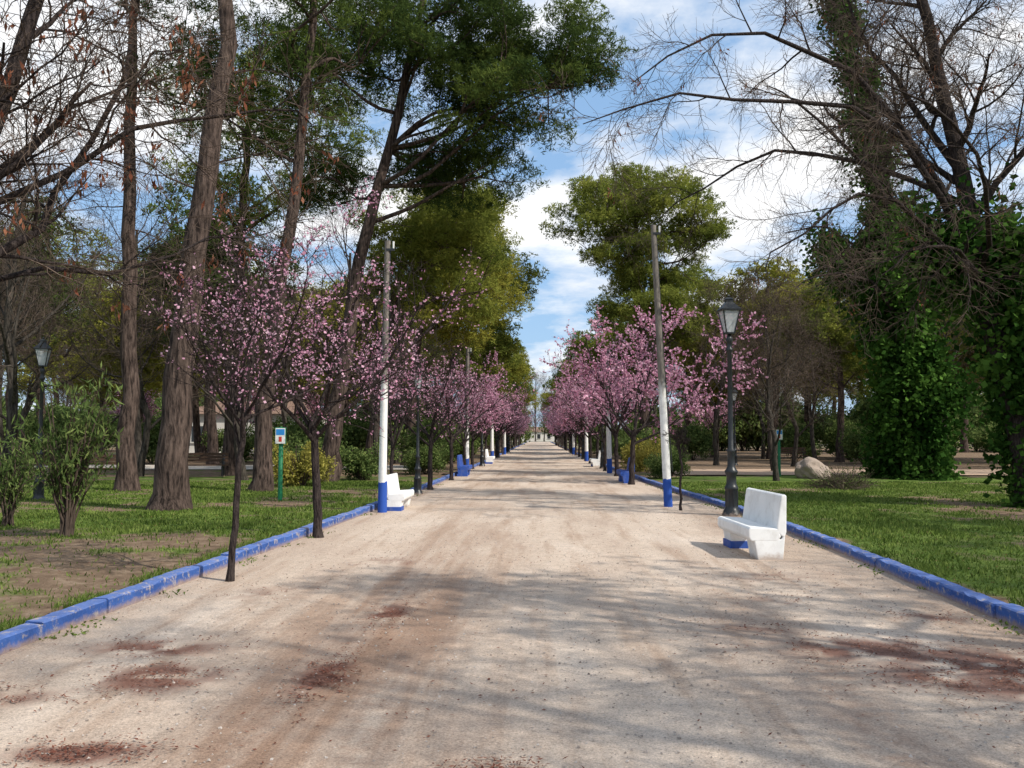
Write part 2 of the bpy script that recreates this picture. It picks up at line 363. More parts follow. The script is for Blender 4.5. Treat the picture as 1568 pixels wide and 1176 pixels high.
# path; 'stain' marks where crushed reddish catkins lie
LIT=((-1.35,8.0,.11,.38,500),(-1.42,5.9,.12,.38,700),(-2.5,5.9,.26,.28,600),(-2.9,6.7,.34,.2,400),(-2.3,4.5,.24,.12,500),(-3.3,5.4,.25,.15,300),(2.5,6.8,.42,.28,800),(2.9,6.0,.45,.24,1000),(3.4,6.2,.28,.35,600),(3.2,5.2,.35,.28,600),(1.9,7.6,.3,.2,250),(2.3,8.8,.3,.25,200),(-2.8,9.0,.4,.4,200),(-1.9,11.3,.5,.4,200),(2.6,10.2,.4,.4,200),(-.2,4.3,.16,.10,250),(3.4,8.0,.3,.2,300))
def m_path():
    m,nt,out=newmat('sandy_path'); co=objco(nt)
    at=N(nt,'ShaderNodeAttribute',attribute_name='stain')
    s=N(nt,'ShaderNodeSeparateXYZ'); nt.links.new(co,s.inputs[0])
    big=noise(nt,mapping(nt,co,(.9,.28,1)),.8,4,.6); st=noise(nt,mapping(nt,co,(2.6,.22,1)),1.0,4,.65)
    fine=noise(nt,co,60,4,.85); mid=noise(nt,co,7,4,.7)
    vo=N(nt,'ShaderNodeTexVoronoi'); vo.inputs['Scale'].default_value=85; nt.links.new(co,vo.inputs['Vector'])
    c=ramp(nt,big,[(.33,(.53,.41,.325)),(.5,(.65,.525,.42)),(.68,(.73,.61,.505))])
    c=mix(nt,ramp(nt,st,[(.50,0.0),(.68,.6)]),c,(.40,.27,.19))
    d=math_(nt,'ABSOLUTE',math_(nt,'ADD',s.outputs[0],1.35))
    w=math_(nt,'MULTIPLY',ramp(nt,math_(nt,'DIVIDE',d,1.5),[(.0,1.0),(1.,0.0)]),ramp(nt,st,[(.34,0.0),(.56,.95)]))
    fad=ramp(nt,math_(nt,'DIVIDE',s.outputs[1],20),[(.35,1.0),(.85,0.2)])
    c=mix(nt,math_(nt,'MULTIPLY',w,fad),c,(.37,.235,.16))
    for x0,wd in ((-1.55,.13),(-.95,.10),(1.9,.12)):
        wob=math_(nt,'MULTIPLY',math_(nt,'SUBTRACT',noise(nt,mapping(nt,co,(.2,.5,1)),.6,2),.5),.8)
        dd=math_(nt,'ABSOLUTE',math_(nt,'ADD',math_(nt,'SUBTRACT',s.outputs[0],x0),wob))
        k=math_(nt,'MULTIPLY',ramp(nt,math_(nt,'DIVIDE',dd,wd*3),[(.2,1.0),(.9,0.0)]),ramp(nt,mid,[(.4,.1),(.65,.65)]))
        c=mix(nt,math_(nt,'MULTIPLY',k,fad),c,(.30,.19,.135))
    c=mix(nt,.7,c,ramp(nt,mid,[(.3,.78),(.7,1.1)]),'MULTIPLY')
    e=ramp(nt,math_(nt,'DIVIDE',math_(nt,'ABSOLUTE',s.outputs[0]),5),[(.56,0.0),(.80,.6)])
    c=mix(nt,math_(nt,'MULTIPLY',e,ramp(nt,mid,[(.35,.2),(.6,1.0)])),c,(.36,.25,.18))
    sf=math_(nt,'ADD',at.outputs['Fac'],math_(nt,'MULTIPLY',math_(nt,'SUBTRACT',fine,.5),.9))
    c=mix(nt,ramp(nt,sf,[(.20,0.0),(.7,.85)]),c,(.18,.075,.055))
    c=mix(nt,.9,c,ramp(nt,fine,[(.32,.5),(.5,.98),(.7,1.25)]),'MULTIPLY')
    c=mix(nt,.5,c,ramp(nt,vo.outputs['Distance'],[(.1,1.15),(.6,.7)]),'MULTIPLY')
    h=math_(nt,'ADD',math_(nt,'MULTIPLY',fine,.6),mid)
    principled(nt,out,c,1,h,.6,.035,.08); return m
ys=np.concatenate([np.arange(-12,3,.5),np.arange(3,14,.06),np.arange(14,30,.25),np.arange(30,251,2.)]); us=np.linspace(0,1,130)
Y,U=np.meshgrid(ys,us,indexing='ij'); X=lk(Y)*(1-U)+rk(Y)*U; Z=.012*(vn(X,Y,.9,2)+.5*vn(X,Y,.35,4))
V=np.stack([X,Y,Z],-1).reshape(-1,3); I=np.arange(Y.size).reshape(Y.shape)
F=np.stack([I[:-1,:-1],I[:-1,1:],I[1:,1:],I[1:,:-1]],-1).reshape(-1,4)
b=B(); b.add(V,F,0,.5,True); me=b.mesh('path',[m_path()])
stn=np.zeros(len(V))
for (x,y,sx,sy,n) in LIT:
    stn+=np.exp(-((V[:,0]-x)/(sx*1.6))**2-((V[:,1]-y)/(sy*1.4))**2)*min(1.,n/450)
stn=np.clip(stn,0,1)*np.clip(vn(V[:,0],V[:,1],.16,2)*1.9-.45+.6*vn(V[:,0],V[:,1],.45,6),0,1)
a=me.attributes.new('stain','FLOAT','POINT'); a.data.foreach_set('value',stn.astype(np.float32)); place(me,'gravel_path')
sandy=m_paint('side_path_earth',(.50,.36,.26),(.36,.25,.17),.7,1,1.2,.05)
pale=m_paint('side_path_sand',(.55,.49,.42),(.36,.30,.24),.6,1,1.2,.05)
for (x0,x1,y0,y1,m) in ((5.5,60,35,41,sandy),(-60,-5.5,40,46,pale),(-60,60,252,262,pale)):
    b=B(); b.add([(x0,y0,.10),(x1,y0,.10),(x1,y1,.10),(x0,y1,.10)],[(0,1,2,3)],0); place(b.mesh('side_path',[m]),'side_path')

# kerbs: individual painted stones
def boxq(x0,x1,y0,y1,z0,z1):
    v=[(x0,y0,z0),(x1,y0,z0),(x1,y1,z0),(x0,y1,z0),(x0,y0,z1),(x1,y0,z1),(x1,y1,z1),(x0,y1,z1)]
    f=[(0,3,2,1),(4,5,6,7),(0,1,5,4),(1,2,6,5),(2,3,7,6),(3,0,4,7)]
    return np.array(v,float),f
def m_kerb():
    m,nt,out=newmat('blue_kerb'); co=objco(nt)
    n=noise(nt,co,9,6,.75); n2=noise(nt,co,1.0,3); n4=noise(nt,co,30,4,.7)
    c=ramp(nt,n2,[(.3,(.03,.08,.28)),(.7,(.055,.13,.39))])
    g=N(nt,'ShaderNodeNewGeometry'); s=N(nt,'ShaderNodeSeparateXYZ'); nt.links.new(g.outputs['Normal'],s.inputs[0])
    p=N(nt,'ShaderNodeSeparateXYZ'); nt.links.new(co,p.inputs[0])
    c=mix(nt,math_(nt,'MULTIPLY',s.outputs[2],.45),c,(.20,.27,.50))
    c=mix(nt,ramp(nt,n,[(.53,0.0),(.63,.85)]),c,(.42,.36,.31))
    zz_=math_(nt,'ADD',math_(nt,'DIVIDE',p.outputs[2],.14),math_(nt,'MULTIPLY',math_(nt,'SUBTRACT',n,.5),1.2))
    c=mix(nt,ramp(nt,zz_,[(.1,.8),(.45,0.0)]),c,(.36,.26,.19))
    c=mix(nt,.5,c,ramp(nt,n4,[(.35,.7),(.65,1.1)]),'MULTIPLY')
    principled(nt,out,c,.75,n,.7,.014,.15); return m
kerb_m=m_kerb()
def kerb(fn,side):
    b=B(); rng=np.random.default_rng(5+side)
    y=-12.
    while y<250:
        L=1.0 if y<60 else 4.0
        y1=y+L-.010; xa=fn(y)+rng.normal(0,.010); xb=fn(y1)+rng.normal(0,.010); h=.135+rng.normal(0,.006)
        w=.08; c=.016; K=9 if y<22 else 2
        yy=np.linspace(y,y1,K); V=[];F=[]
        for q_,yv in enumerate(yy):
            t=q_/(K-1); x_=xa*(1-t)+xb*t; j=rng.normal(0,.0028,(6,2)) if K>2 else np.zeros((6,2))
            if K>2 and rng.random()<.18: j[2 if side else 3]+=(.0,-.018)
            prof=[(-w,-.05),(-w,h-c),(-w+c,h),(w-c,h),(w,h-c),(w,-.05)]
            V+=[(x_+px+jx,yv,pz+jz) for (px,pz),(jx,jz) in zip(prof,j)]
            if q_: F+=[(6*(q_-1)+i,6*(q_-1)+i+1,6*q_+i+1,6*q_+i) for i in range(5)]
        e=6*(K-1); F+=[(0,5,4,1),(1,4,3,2),(e,e+1,e+4,e+5),(e+1,e+2,e+3,e+4)]
        b.add(V,F,0); y+=L
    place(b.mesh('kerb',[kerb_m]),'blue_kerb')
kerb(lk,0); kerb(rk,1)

# grass blades
rng=np.random.default_rng(11)
def blades(n,x0,x1,y0,y1,h,side):
    x=rng.uniform(x0,x1,n); y=y0+(y1-y0)*rng.random(n)**1.5
    e=(lk(y)-x) if side<0 else (x-rk(y)); g=grassf(x,y)
    k=(e>.1)&(rng.random(n)<g*.92+.06); x=x[k];y=y[k];n=len(x)
    z=.035+.05*vn(x,y,2.5,5)*np.clip(e[k]/1.5,0,1); hh=h*(.5+rng.random(n))*(.5+vn(x,y,.6,12))
    a=rng.random(n)*6.28; wx=np.cos(a)*.006*(1+y/12); wy=np.sin(a)*.006*(1+y/12)
    ln=rng.normal(0,.4,(n,2))*hh[:,None]; c=np.stack([x,y,z-.01],1)
    return np.stack([c-np.stack([wx,wy,0*wx],1),c+np.stack([wx,wy,0*wx],1),c+np.stack([wx*.6+ln[:,0]*.5,wy*.6+ln[:,1]*.5,hh*.6],1),c+np.stack([ln[:,0],ln[:,1],hh],1)],1)
b=B()
for V in (blades(140000,-15,-4,5,30,.05,-1),blades(150000,4,17,5,30,.05,1)):
    b.add(V,np.arange(V.shape[0]*4).reshape(-1,4),0,rng.random(len(V)))
# taller tufts leaning over the kerb
for sd in (-1,1):
    n=9000; y=5+rng.random(n)**1.4*22; e=.09+rng.random(n)**2*.25; x=(lk(y)-e) if sd<0 else (rk(y)+e)
    kk=vn(x,y,.45,21)>.5; x=x[kk];y=y[kk]; c=np.stack([x,y,np.full(len(x),.11)],1)
    leaves(b,rng,c,.05,.005,0,dirs=np.stack([np.full(len(x),-.25*sd),0*x,np.ones(len(x))],1))
n=2500; y=5+rng.random(n)**1.6*25; sd=rng.random(n)<.5; x=np.where(sd,lk(y)+.1+rng.random(n)**2*.25,rk(y)-.1-rng.random(n)**2*.25)
kk=vn(x,y,.5,9)>.6; c=np.stack([x,y,np.full(n,.02)],1)[kk]; leaves(b,rng,c,.022,.008,0)
place(b.mesh('grass',[grass_m]),'grass')

# litter + pebbles
b=B(); cs=[]
for (x,y,sx,sy,n) in LIT:
    p=np.stack([rng.normal(x,sx,n),rng.normal(y,sy,n)],1); cs.append(p[vn(p[:,0],p[:,1],.13,2)>.38])
n=3500; yy=3.2+rng.random(n)**1.5*22; xx=rng.uniform(-4,4,n); cs.append(np.stack([xx,yy],1)[vn(xx,yy,.8,3)>.35])
n=6000; yy=8+rng.random(n)*18; xx=np.where(rng.random(n)<.5,lk(yy)-rng.random(n)**1.5*7,rk(yy)+rng.random(n)*8); lawn_l=np.stack([xx,yy],1)
p=np.concatenate(cs); c=np.stack([p[:,0],p[:,1],np.full(len(p),.022)],1); c=np.concatenate([c,np.stack([lawn_l[:,0],lawn_l[:,1],np.full(len(lawn_l),.10)],1)]); n=len(c)
a=rng.random(n)*6.28; u=np.stack([np.cos(a),np.sin(a),rng.normal(0,.2,n)],1)*(.008+.013*rng.random((n,1))); w=np.stack([-np.sin(a),np.cos(a),rng.normal(0,.3,n)],1)*(.003+.004*rng.random((n,1)))
b.add(np.stack([c-u,c-w,c+u,c+w],1),np.arange(4*n).reshape(-1,4),0,rng.random(n)); place(b.mesh('litter',[litter_m]),'fallen_leaf_litter')
b=B(); n=14000; yy=3.2+rng.random(n)**1.7*16; xx=rng.uniform(-4,4.1,n); c=np.stack([xx,yy,np.full(n,.010)],1); s=.002+.007*rng.random((n,1))**3
dx=np.array([1,0,0])*s; dy=np.array([0,1,0])*s; dz=np.array([0,0,1.])*s*.9
off=rng.normal(0,.25,(n,8,3))*s[:,:,None]
base=np.stack([c-dx-dy,c+dx-dy,c+dx+dy,c-dx+dy,c-dx*.6-dy*.6+dz,c+dx*.6-dy*.6+dz,c+dx*.6+dy*.6+dz,c-dx*.6+dy*.6+dz],1)+off
f=np.array([(4,5,6,7),(0,1,5,4),(1,2,6,5),(2,3,7,6),(3,0,4,7)]); F=(np.arange(n)[:,None,None]*8+f[None]).reshape(-1,4)
b.add(base,F,0,np.repeat(rng.random(n),5)); place(b.mesh('gravel',[pebble_m]),'gravel_stones')

# ------------------------------------------------------------ pines
def PT(name,*a,**k): return place(pine_tree(*a,**k),name)
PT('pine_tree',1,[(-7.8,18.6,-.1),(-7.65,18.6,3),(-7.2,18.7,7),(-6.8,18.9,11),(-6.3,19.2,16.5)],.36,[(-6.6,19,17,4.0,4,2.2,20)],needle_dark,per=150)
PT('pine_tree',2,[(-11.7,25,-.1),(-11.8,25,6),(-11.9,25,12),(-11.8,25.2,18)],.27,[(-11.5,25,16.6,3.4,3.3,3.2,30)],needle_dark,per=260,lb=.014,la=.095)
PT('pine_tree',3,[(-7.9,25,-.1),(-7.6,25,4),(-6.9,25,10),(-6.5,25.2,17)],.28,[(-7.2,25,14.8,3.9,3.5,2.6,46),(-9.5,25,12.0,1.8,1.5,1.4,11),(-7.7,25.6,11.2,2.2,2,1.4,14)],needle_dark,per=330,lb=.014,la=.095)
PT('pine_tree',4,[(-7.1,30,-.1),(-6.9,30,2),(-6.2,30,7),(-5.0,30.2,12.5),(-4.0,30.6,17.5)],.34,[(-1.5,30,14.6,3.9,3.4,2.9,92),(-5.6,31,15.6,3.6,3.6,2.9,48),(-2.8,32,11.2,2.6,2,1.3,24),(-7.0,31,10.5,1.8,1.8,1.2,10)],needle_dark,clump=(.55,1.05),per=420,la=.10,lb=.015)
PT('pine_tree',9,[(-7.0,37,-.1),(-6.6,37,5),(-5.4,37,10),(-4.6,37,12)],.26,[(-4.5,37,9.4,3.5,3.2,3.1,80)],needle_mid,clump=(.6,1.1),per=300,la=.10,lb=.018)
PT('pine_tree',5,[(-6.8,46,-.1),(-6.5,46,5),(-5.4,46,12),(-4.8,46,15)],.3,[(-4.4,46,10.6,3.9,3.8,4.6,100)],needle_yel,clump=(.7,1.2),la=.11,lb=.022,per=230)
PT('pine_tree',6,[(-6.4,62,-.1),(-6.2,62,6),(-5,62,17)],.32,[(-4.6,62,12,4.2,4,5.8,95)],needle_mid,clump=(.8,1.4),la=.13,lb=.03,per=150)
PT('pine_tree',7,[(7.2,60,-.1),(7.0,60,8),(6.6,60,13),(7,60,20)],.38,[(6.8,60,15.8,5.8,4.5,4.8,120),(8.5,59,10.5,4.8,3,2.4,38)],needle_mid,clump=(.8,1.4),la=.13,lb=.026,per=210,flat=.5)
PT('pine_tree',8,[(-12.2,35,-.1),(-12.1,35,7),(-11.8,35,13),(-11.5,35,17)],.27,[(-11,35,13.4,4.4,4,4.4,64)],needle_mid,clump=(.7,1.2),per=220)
# two open-crowned pines added out of view on the right to shade path and lawn
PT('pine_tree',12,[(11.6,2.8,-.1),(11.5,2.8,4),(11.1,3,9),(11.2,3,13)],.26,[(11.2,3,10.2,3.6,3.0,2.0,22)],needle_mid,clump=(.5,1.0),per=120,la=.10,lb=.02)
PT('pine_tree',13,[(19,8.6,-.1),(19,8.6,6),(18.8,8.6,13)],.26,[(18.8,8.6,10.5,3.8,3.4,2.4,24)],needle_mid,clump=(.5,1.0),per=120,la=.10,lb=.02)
gp=[]
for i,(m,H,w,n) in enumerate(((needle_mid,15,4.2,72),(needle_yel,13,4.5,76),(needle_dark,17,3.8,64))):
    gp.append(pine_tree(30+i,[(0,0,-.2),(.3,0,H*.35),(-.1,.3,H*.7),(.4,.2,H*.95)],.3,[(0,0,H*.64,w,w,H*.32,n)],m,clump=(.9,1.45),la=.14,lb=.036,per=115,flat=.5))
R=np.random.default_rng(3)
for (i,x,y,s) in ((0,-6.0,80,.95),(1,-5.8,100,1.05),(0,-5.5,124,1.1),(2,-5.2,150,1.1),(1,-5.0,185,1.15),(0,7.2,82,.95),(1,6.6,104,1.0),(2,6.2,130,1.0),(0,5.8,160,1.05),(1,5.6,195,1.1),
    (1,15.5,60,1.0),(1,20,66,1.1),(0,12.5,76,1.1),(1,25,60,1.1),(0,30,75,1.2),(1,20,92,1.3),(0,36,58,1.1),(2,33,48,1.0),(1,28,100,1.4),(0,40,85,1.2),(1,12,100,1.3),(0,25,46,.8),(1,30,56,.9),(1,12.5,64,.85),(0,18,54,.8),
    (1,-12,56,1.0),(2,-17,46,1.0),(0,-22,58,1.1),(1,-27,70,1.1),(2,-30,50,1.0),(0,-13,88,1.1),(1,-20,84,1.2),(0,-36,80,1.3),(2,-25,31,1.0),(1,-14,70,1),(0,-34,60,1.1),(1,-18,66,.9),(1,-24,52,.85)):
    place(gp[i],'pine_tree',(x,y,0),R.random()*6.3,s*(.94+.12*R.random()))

# ------------------------------------------------------------ bare trees
def ivy_on(path,rads,n,la=.075,lb=.06):
    def f(b,rng,T,l1,l2,l3):
        q=spline(path,40); rr=np.interp(np.linspace(0,1,40),np.linspace(0,1,len(rads)),rads)
        rr=rr*(.7+.6*rng.random(40))
        nb=max(40,n//140); w=rr+.1; i=rng.choice(40,nb,p=w/w.sum()); j=np.minimum(i+1,39); t=rng.random((nb,1))
        c=q[i]*(1-t)+q[j]*t; a=rng.random(nb)*6.28; R_=rr[i]*(.2+1.0*rng.random(nb)**.8)
        c=c+np.stack([np.cos(a)*R_,np.sin(a)*R_,rng.normal(0,.3,nb)],1)
        st=np.stack([spline([q[ii],(q[ii]+cc)/2+np.array([0,0,.15]),cc],5) for ii,cc in zip(i,c)]); tube(b,st,np.tile(np.linspace(.02,.008,5),(nb,1)),3,1,False)
        k=rng.integers(0,nb,n); sz=(.12+.20*rng.random(nb))[k][:,None]
        p=c[k]+rng.normal(size=(n,3))*sz*np.array([1,1,1.7])-np.array([0,0,.1]); p[:,2]=np.maximum(p[:,2],.05)
        leaves(b,rng,p,la,lb,3,np.clip(rng.random(nb)[k]*.6+.4*rng.random(n),0,1))
    return f
def many(*fs):
    def g(*a):
        for f in fs: f(*a)
    return g
Y0=20.
limbs=[([(9.7,Y0,6.0),(8.3,Y0-.5,8.1),(6.6,Y0-1,9.6),(5.0,Y0-1.3,10.2),(3.4,Y0-1.4,10.0),(1.9,Y0-1.5,9.2)],.10,.012),
 ([(9.6,Y0,5.6),(8.2,Y0-1,7.7),(6.3,Y0-1.8,8.4),(4.2,Y0-2.2,8.4),(2.4,Y0-2.5,8.4),(.9,Y0-2.6,7.9)],.09,.010),
 ([(9.9,Y0,4.6),(8.4,Y0-.8,6.2),(6.8,Y0-1.4,6.7),(5.4,Y0-1.7,5.8),(4.6,Y0-1.8,5.0)],.07,.010),
 ([(9.7,Y0,6.4),(10.8,Y0-.8,8.2),(12.2,Y0-1.2,10)],.10,.03),
 ([(9.5,Y0,7.6),(8.2,Y0+.5,10.0),(7.0,Y0+.5,12.5)],.10,.02),
 ([(9.9,Y0,4.8),(11.2,Y0-1.6,5.8),(12.5,Y0-2,6.6)],.07,.02),
 ([(9.9,Y0,5.0),(8.8,Y0-1.6,5.4),(7.6,Y0-2.4,5.3),(6.6,Y0-2.8,4.7)],.06,.01),
 ([(9.6,Y0,6.8),(7.9,Y0+1.5,8.2),(6.0,Y0+2.4,8.8),(4.3,Y0+3,8.2),(3.0,Y0+3.2,7.2)],.08,.010),
 ([(9.8,Y0,5.2),(8.9,Y0-2.5,6.4),(7.4,Y0-4,7.4),(5.8,Y0-5,7.6)],.07,.012)]
me=bare_tree(7,[(10.9,Y0,-.1),(10.6,Y0,2),(10.0,Y0,4.6),(9.6,Y0,7.4),(9.1,Y0,10),(8.5,Y0,13)],.30,limbs,k=(7,11,9,7),L=(3,1.9,1.0,.5),t0=.55,up=(.06,.0,-.03,-.04),mats=[bark_dark,twig_brown,leaf_dry,leaf_ivy],pods=9,podf=.06,
  extra=many(ivy_on([(11.1,Y0,0),(11.0,Y0,2),(10.8,Y0,4),(10.4,Y0,6.2)],[.55,.5,.75,.4],20000),
             ivy_on([(12.2,Y0+.6,5.9),(10.8,Y0+.3,5.6),(9.6,Y0,5.4),(8.4,Y0,6.0)],[1.0,.95,.6,.3],13000)))
place(me,'ivy_covered_tree')
I0=33.
me=bare_tree(8,[(13.9,I0,-.1),(13.8,I0,3),(13.6,I0,7),(12.9,I0,11),(12.0,I0,15),(11.2,I0,19)],.40,[([(13.4,I0,8.5),(12,I0-1,11),(9.8,I0-1.5,13),(8.2,I0-2,14)],.12,.02),([(13.6,I0,7),(14.8,I0,10),(16.5,I0,13)],.14,.03),([(13.6,I0,6.5),(12,I0,8.4),(10.4,I0-.5,9.3),(9.0,I0-.8,9)],.11,.015),([(13.6,I0,5.5),(12,I0-1,7),(10.4,I0-1.5,7.4),(9.0,I0-1.8,6.8)],.09,.015),([(13.6,I0,5.5),(15.5,I0-1,7.5),(17.4,I0-1.5,8),(19,I0-1.8,7.4)],.10,.015)],
  k=(9,9,8,5),L=(4,2.2,1.2,.6),t0=.45,mats=[bark_dark,twig_brown,leaf_dry,leaf_ivy],rm=.006,
  extra=many(ivy_on([(13.8,I0,0),(13.8,I0,2),(13.7,I0,4.5),(13.3,I0,7.5),(12.9,I0,9.2)],[1.05,1.0,1.4,1.5,.7],42000,.085,.07),
             ivy_on([(12.9,I0,9.5),(12.4,I0,13),(11.6,I0,17),(11.2,I0,19)],[.6,.45,.4,.25],12000,.085,.07),
             ivy_on([(10.6,I0,8.6),(13,I0,7.4),(15,I0,7.6),(17.5,I0,7.2)],[.5,1.3,1.4,1.0],18000,.085,.07)))
place(me,'ivy_covered_tree')
L0=7.4
me=bare_tree(9,[(-6.0,L0,-.1),(-5.9,L0,1.4),(-5.4,L0+.1,3.0),(-4.9,L0+.3,4.4),(-4.5,L0+.6,6.5)],.16,[([(-5.6,L0,2.4),(-4.9,L0+.6,3.3),(-4.55,L0+1,4.2),(-4.1,L0+1.4,5.6)],.055,.02),([(-5.4,L0,3.2),(-4.2,L0+1,4.5),(-3.2,L0+1.6,5.0),(-2.4,L0+2,5.0)],.04,.007),([(-5.5,L0,2.8),(-4.8,L0+1.8,3.4),(-4.2,L0+3,3.9),(-3.5,L0+4,4.3)],.035,.007),([(-5.2,L0,3.4),(-4.6,L0+.8,4.6),(-3.6,L0+1.0,5.4)],.035,.008)],
   k=(5,9,8,5),L=(2.0,1.2,.75,.4),t0=.45,up=(.08,.0,-.02,-.03),pods=14,podf=.13,mats=[bark_dark,twig_brown,leaf_dry],rm=.003)
place(me,'bare_tree')
gb=[bare_tree(40,[(0,0,-.1),(.2,0,2),(0,.2,4.5),(.3,.1,7.5)],.15,k=(11,7,6,5),L=(3.6,1.9,1.0,.5)),
    bare_tree(41,[(0,0,-.1),(-.3,.1,2),(.2,.3,4),(.1,0,6.5)],.13,k=(12,7,6,5),L=(3.2,1.7,.9,.5),t0=.25),
    bare_tree(42,[(0,0,-.1),(.1,-.2,3),(.5,0,6),(.6,.2,10)],.18,k=(13,7,6,5),L=(4.2,2.0,1.1,.6)),
    bare_tree(43,[(0,0,-.1),(0,0,4),(.1,0,9),(0,.1,14)],.16,k=(34,7,5,4),L=(4.2,1.4,.7,.5),t0=.15,ang=(15,28),up=(.12,.1,.05,.03))]
for (i,x,y,s) in ((0,-13.5,22,1.1),(2,-16,17,1.0),(1,-10.3,31,1.1),(0,-18,28,1.1),(2,-9.5,41,1.0),(1,-13,46,1.2),(0,-8,50,1.1),(2,-20,44,1.2),(0,-24,38,1.2),(1,-8.5,66,1.1),(0,-6.5,36,.95),(1,-15.5,34,1.2),(1,-30,60,1.4),(2,-27,44,1.2),(1,-21,36,1.1),
     (1,8.2,31,.8),(0,10.2,39,.9),(2,9.5,48,.8),(1,13,46,1.0),(0,16,52,1.0),(2,19,42,1.0),(1,22,50,1.2),(0,9.5,74,1.1),(2,27,40,1.1),(1,19,33,1.1),(0,24,36,1.2),(1,15,60,1.1),
     (3,-3.6,235,1.35),(3,-1.0,262,1.3),(3,1.6,266,1.25),(3,4.4,240,1.4),(3,-6,270,1.3),(3,7,268,1.3),
     (0,8.6,3.6,1.15),(2,8.0,.8,1.0),(2,13.5,-1.,1.1),(1,7.6,-6,1.2),(0,15.5,12.5,1.15),(0,13.6,5.6,1.2)):
    place(gb[i],'bare_tree',(x,y,0),R.random()*6.3,s*(.95+.1*R.random()))

# ------------------------------------------------------------ flowering plums
def plum(seed,x,y,*a,**k): return place(plum_tree(seed,*a,**k),'flowering_plum_tree',(x,y,0))
plum(50,-3.41,9.8,4.0,40,2,th=1.9,r=.042,lean=(.14,.1),fs=.017,dens=.45)
plum(51,-3.48,14.0,5.0,38,3,th=1.9,r=.075,lean=(-.12,0),fs=.022,dens=.5)
plum(52,-3.35,20.2,4.2,28,2,th=1.6,r=.05,fs=.022,dens=.35)
plum(53,3.05,29.5,6.5,38,6,th=1.8,r=.10,lean=(.1,.0),fs=.040,dens=.85)
plum(54,3.05,19.3,1.9,10,0,th=1.4,r=.03)
gpl=[plum_tree(60,4.7,32,3,th=1.6,r=.08,fs=.036,dens=.65),plum_tree(61,5.1,34,4,th=1.7,r=.09,fs=.038,dens=.8),plum_tree(62,4.8,30,1,th=1.7,r=.08,fs=.03,dens=.35)]
for k,y in enumerate(np.arange(26.5,165,5.6)):
    place(gpl[[2,2,0,1,2,0][k%6]],'flowering_plum_tree',(-3.15-.12*R.random(),y,0),R.random()*6.3,(.82 if k<3 else .92)+.15*R.random())
for k,y in enumerate(np.arange(35.5,165,5.6)):
    place(gpl[[1,0,2,1][k%4]],'flowering_plum_tree',(3.0+.15*R.random(),y,0),R.random()*6.3,.92+.15*R.random())
for (x,y) in ((-20,60),(-16,66),(15,75),(-30,64)):
    place(gpl[1],'flowering_plum_tree',(x,y,0),x,1.1)

# ------------------------------------------------------------ bushes
gbush=[bush(70,2.2,1.7,8000,.05,.03,leaf_bush),bush(71,2.6,2.2,8000,.07,.035,leaf_bush),bush(72,1.6,1.4,9000,.035,.022,leaf_yel,shell=.3)]
def oleander(seed,h,w,ns,lmat):
    rng=np.random.default_rng(seed); b=B(); th=rng.random(ns)*6.28; d=np.stack([np.cos(th)*w,np.sin(th)*w,h*(.7+.5*rng.random(ns))],1)
    s=np.linspace(0,1,7)[None,:,None]; P=np.concatenate([s**1.3*d[:,None,:2]*(.3+.7*rng.random((ns,1,1))),s*d[:,None,2:]],-1)+rng.normal(0,.02,(ns,7,3)); P[:,0]=np.stack([np.cos(th)*.1,np.sin(th)*.1,0*th],1)
    r=np.tile(np.linspace(.022,.006,7),(ns,1)); tube(b,P,r,5,0)
    k,kr=kids(rng,P,r,6,.3,1,20,45,.5,4,.1,.1,.6,.5,.004); tube(b,k,kr,3,0,False)
    c=along(rng,k,13); c+=rng.normal(0,.04,c.shape); leaves(b,rng,c,.075,.014,1,dirs=np.tile([0,0,.6],(len(c),1)))
    return b.mesh('oleander',[twig_brown,lmat])
place(oleander(75,2.05,.75,26,leaf_bush),'oleander_bush',(-7.3,13.6,0))
place(oleander(76,1.3,.6,16,leaf_bush),'oleander_bush',(-9.2,15.2,0))
place(gbush[2],'yellow_bush',(-7.3,27.4,0),0,1.05)
place(gbush[2],'yellow_bush',(4.6,40,0),1,1.1)
b=B(); rng=np.random.default_rng(77); n=700; c=np.zeros((n,3)); c[:,:2]=rng.normal(0,.25,(n,2)); d=norm(np.stack([rng.normal(0,1,n),rng.normal(0,1,n),np.abs(rng.normal(0,.7,n))+.15],1))
s=np.linspace(0,1,5)[None,:,None]; ln=(.35+.6*rng.random((n,1,1))); P=c[:,None]+d[:,None]*s*ln; P[:,:,2]-=(s[...,0]**2)*.12; P[:,:,2]+=.05
tube(b,P,np.tile(np.linspace(.008,.003,5),(n,1)),3,0,False); leaves(b,rng,along(rng,P,6),.03,.01,1); place(b.mesh('low_shrub',[twig_brown,leaf_bush]),'low_shrub',(8.9,26.5,.03))
for (i,x,y,s) in ((0,4.8,33,.7),(1,5.4,44,.9),(0,5.2,52,1),(1,6,60,1.1),(1,5.5,72,1.2),(0,7,52,1.0),(0,-4.6,36,.8),(1,-5.4,43,1.1),(0,-5,52,1.1),(1,-5.4,60,1.2),(1,-5.5,74,1.4),(0,-8.6,33,1.0),(1,-9.8,38,1.1),(0,-6.2,31,.8),
    (1,-14,48,1.2),(0,-18,52,1.3),(1,-22,50,1.2),(1,-29,52,1.3),(1,-11,52,1.3),(1,10,58,1.1),(1,20,58,1.2),(0,32,52,1.3),(1,38,48,1.4),(0,22,64,1.5),(0,-19,26,1.0),(0,-14.5,21.5,.7),(1,24,44,1.0),(1,16,56,1.1),(1,28,50,1.3),(1,18,50,1.0)):
    place(gbush[i],'bush',(x,y,0),R.random()*6.3,s)
b_par=bpy.data.objects.new('distant_trees',None); scene.collection.objects.link(b_par)
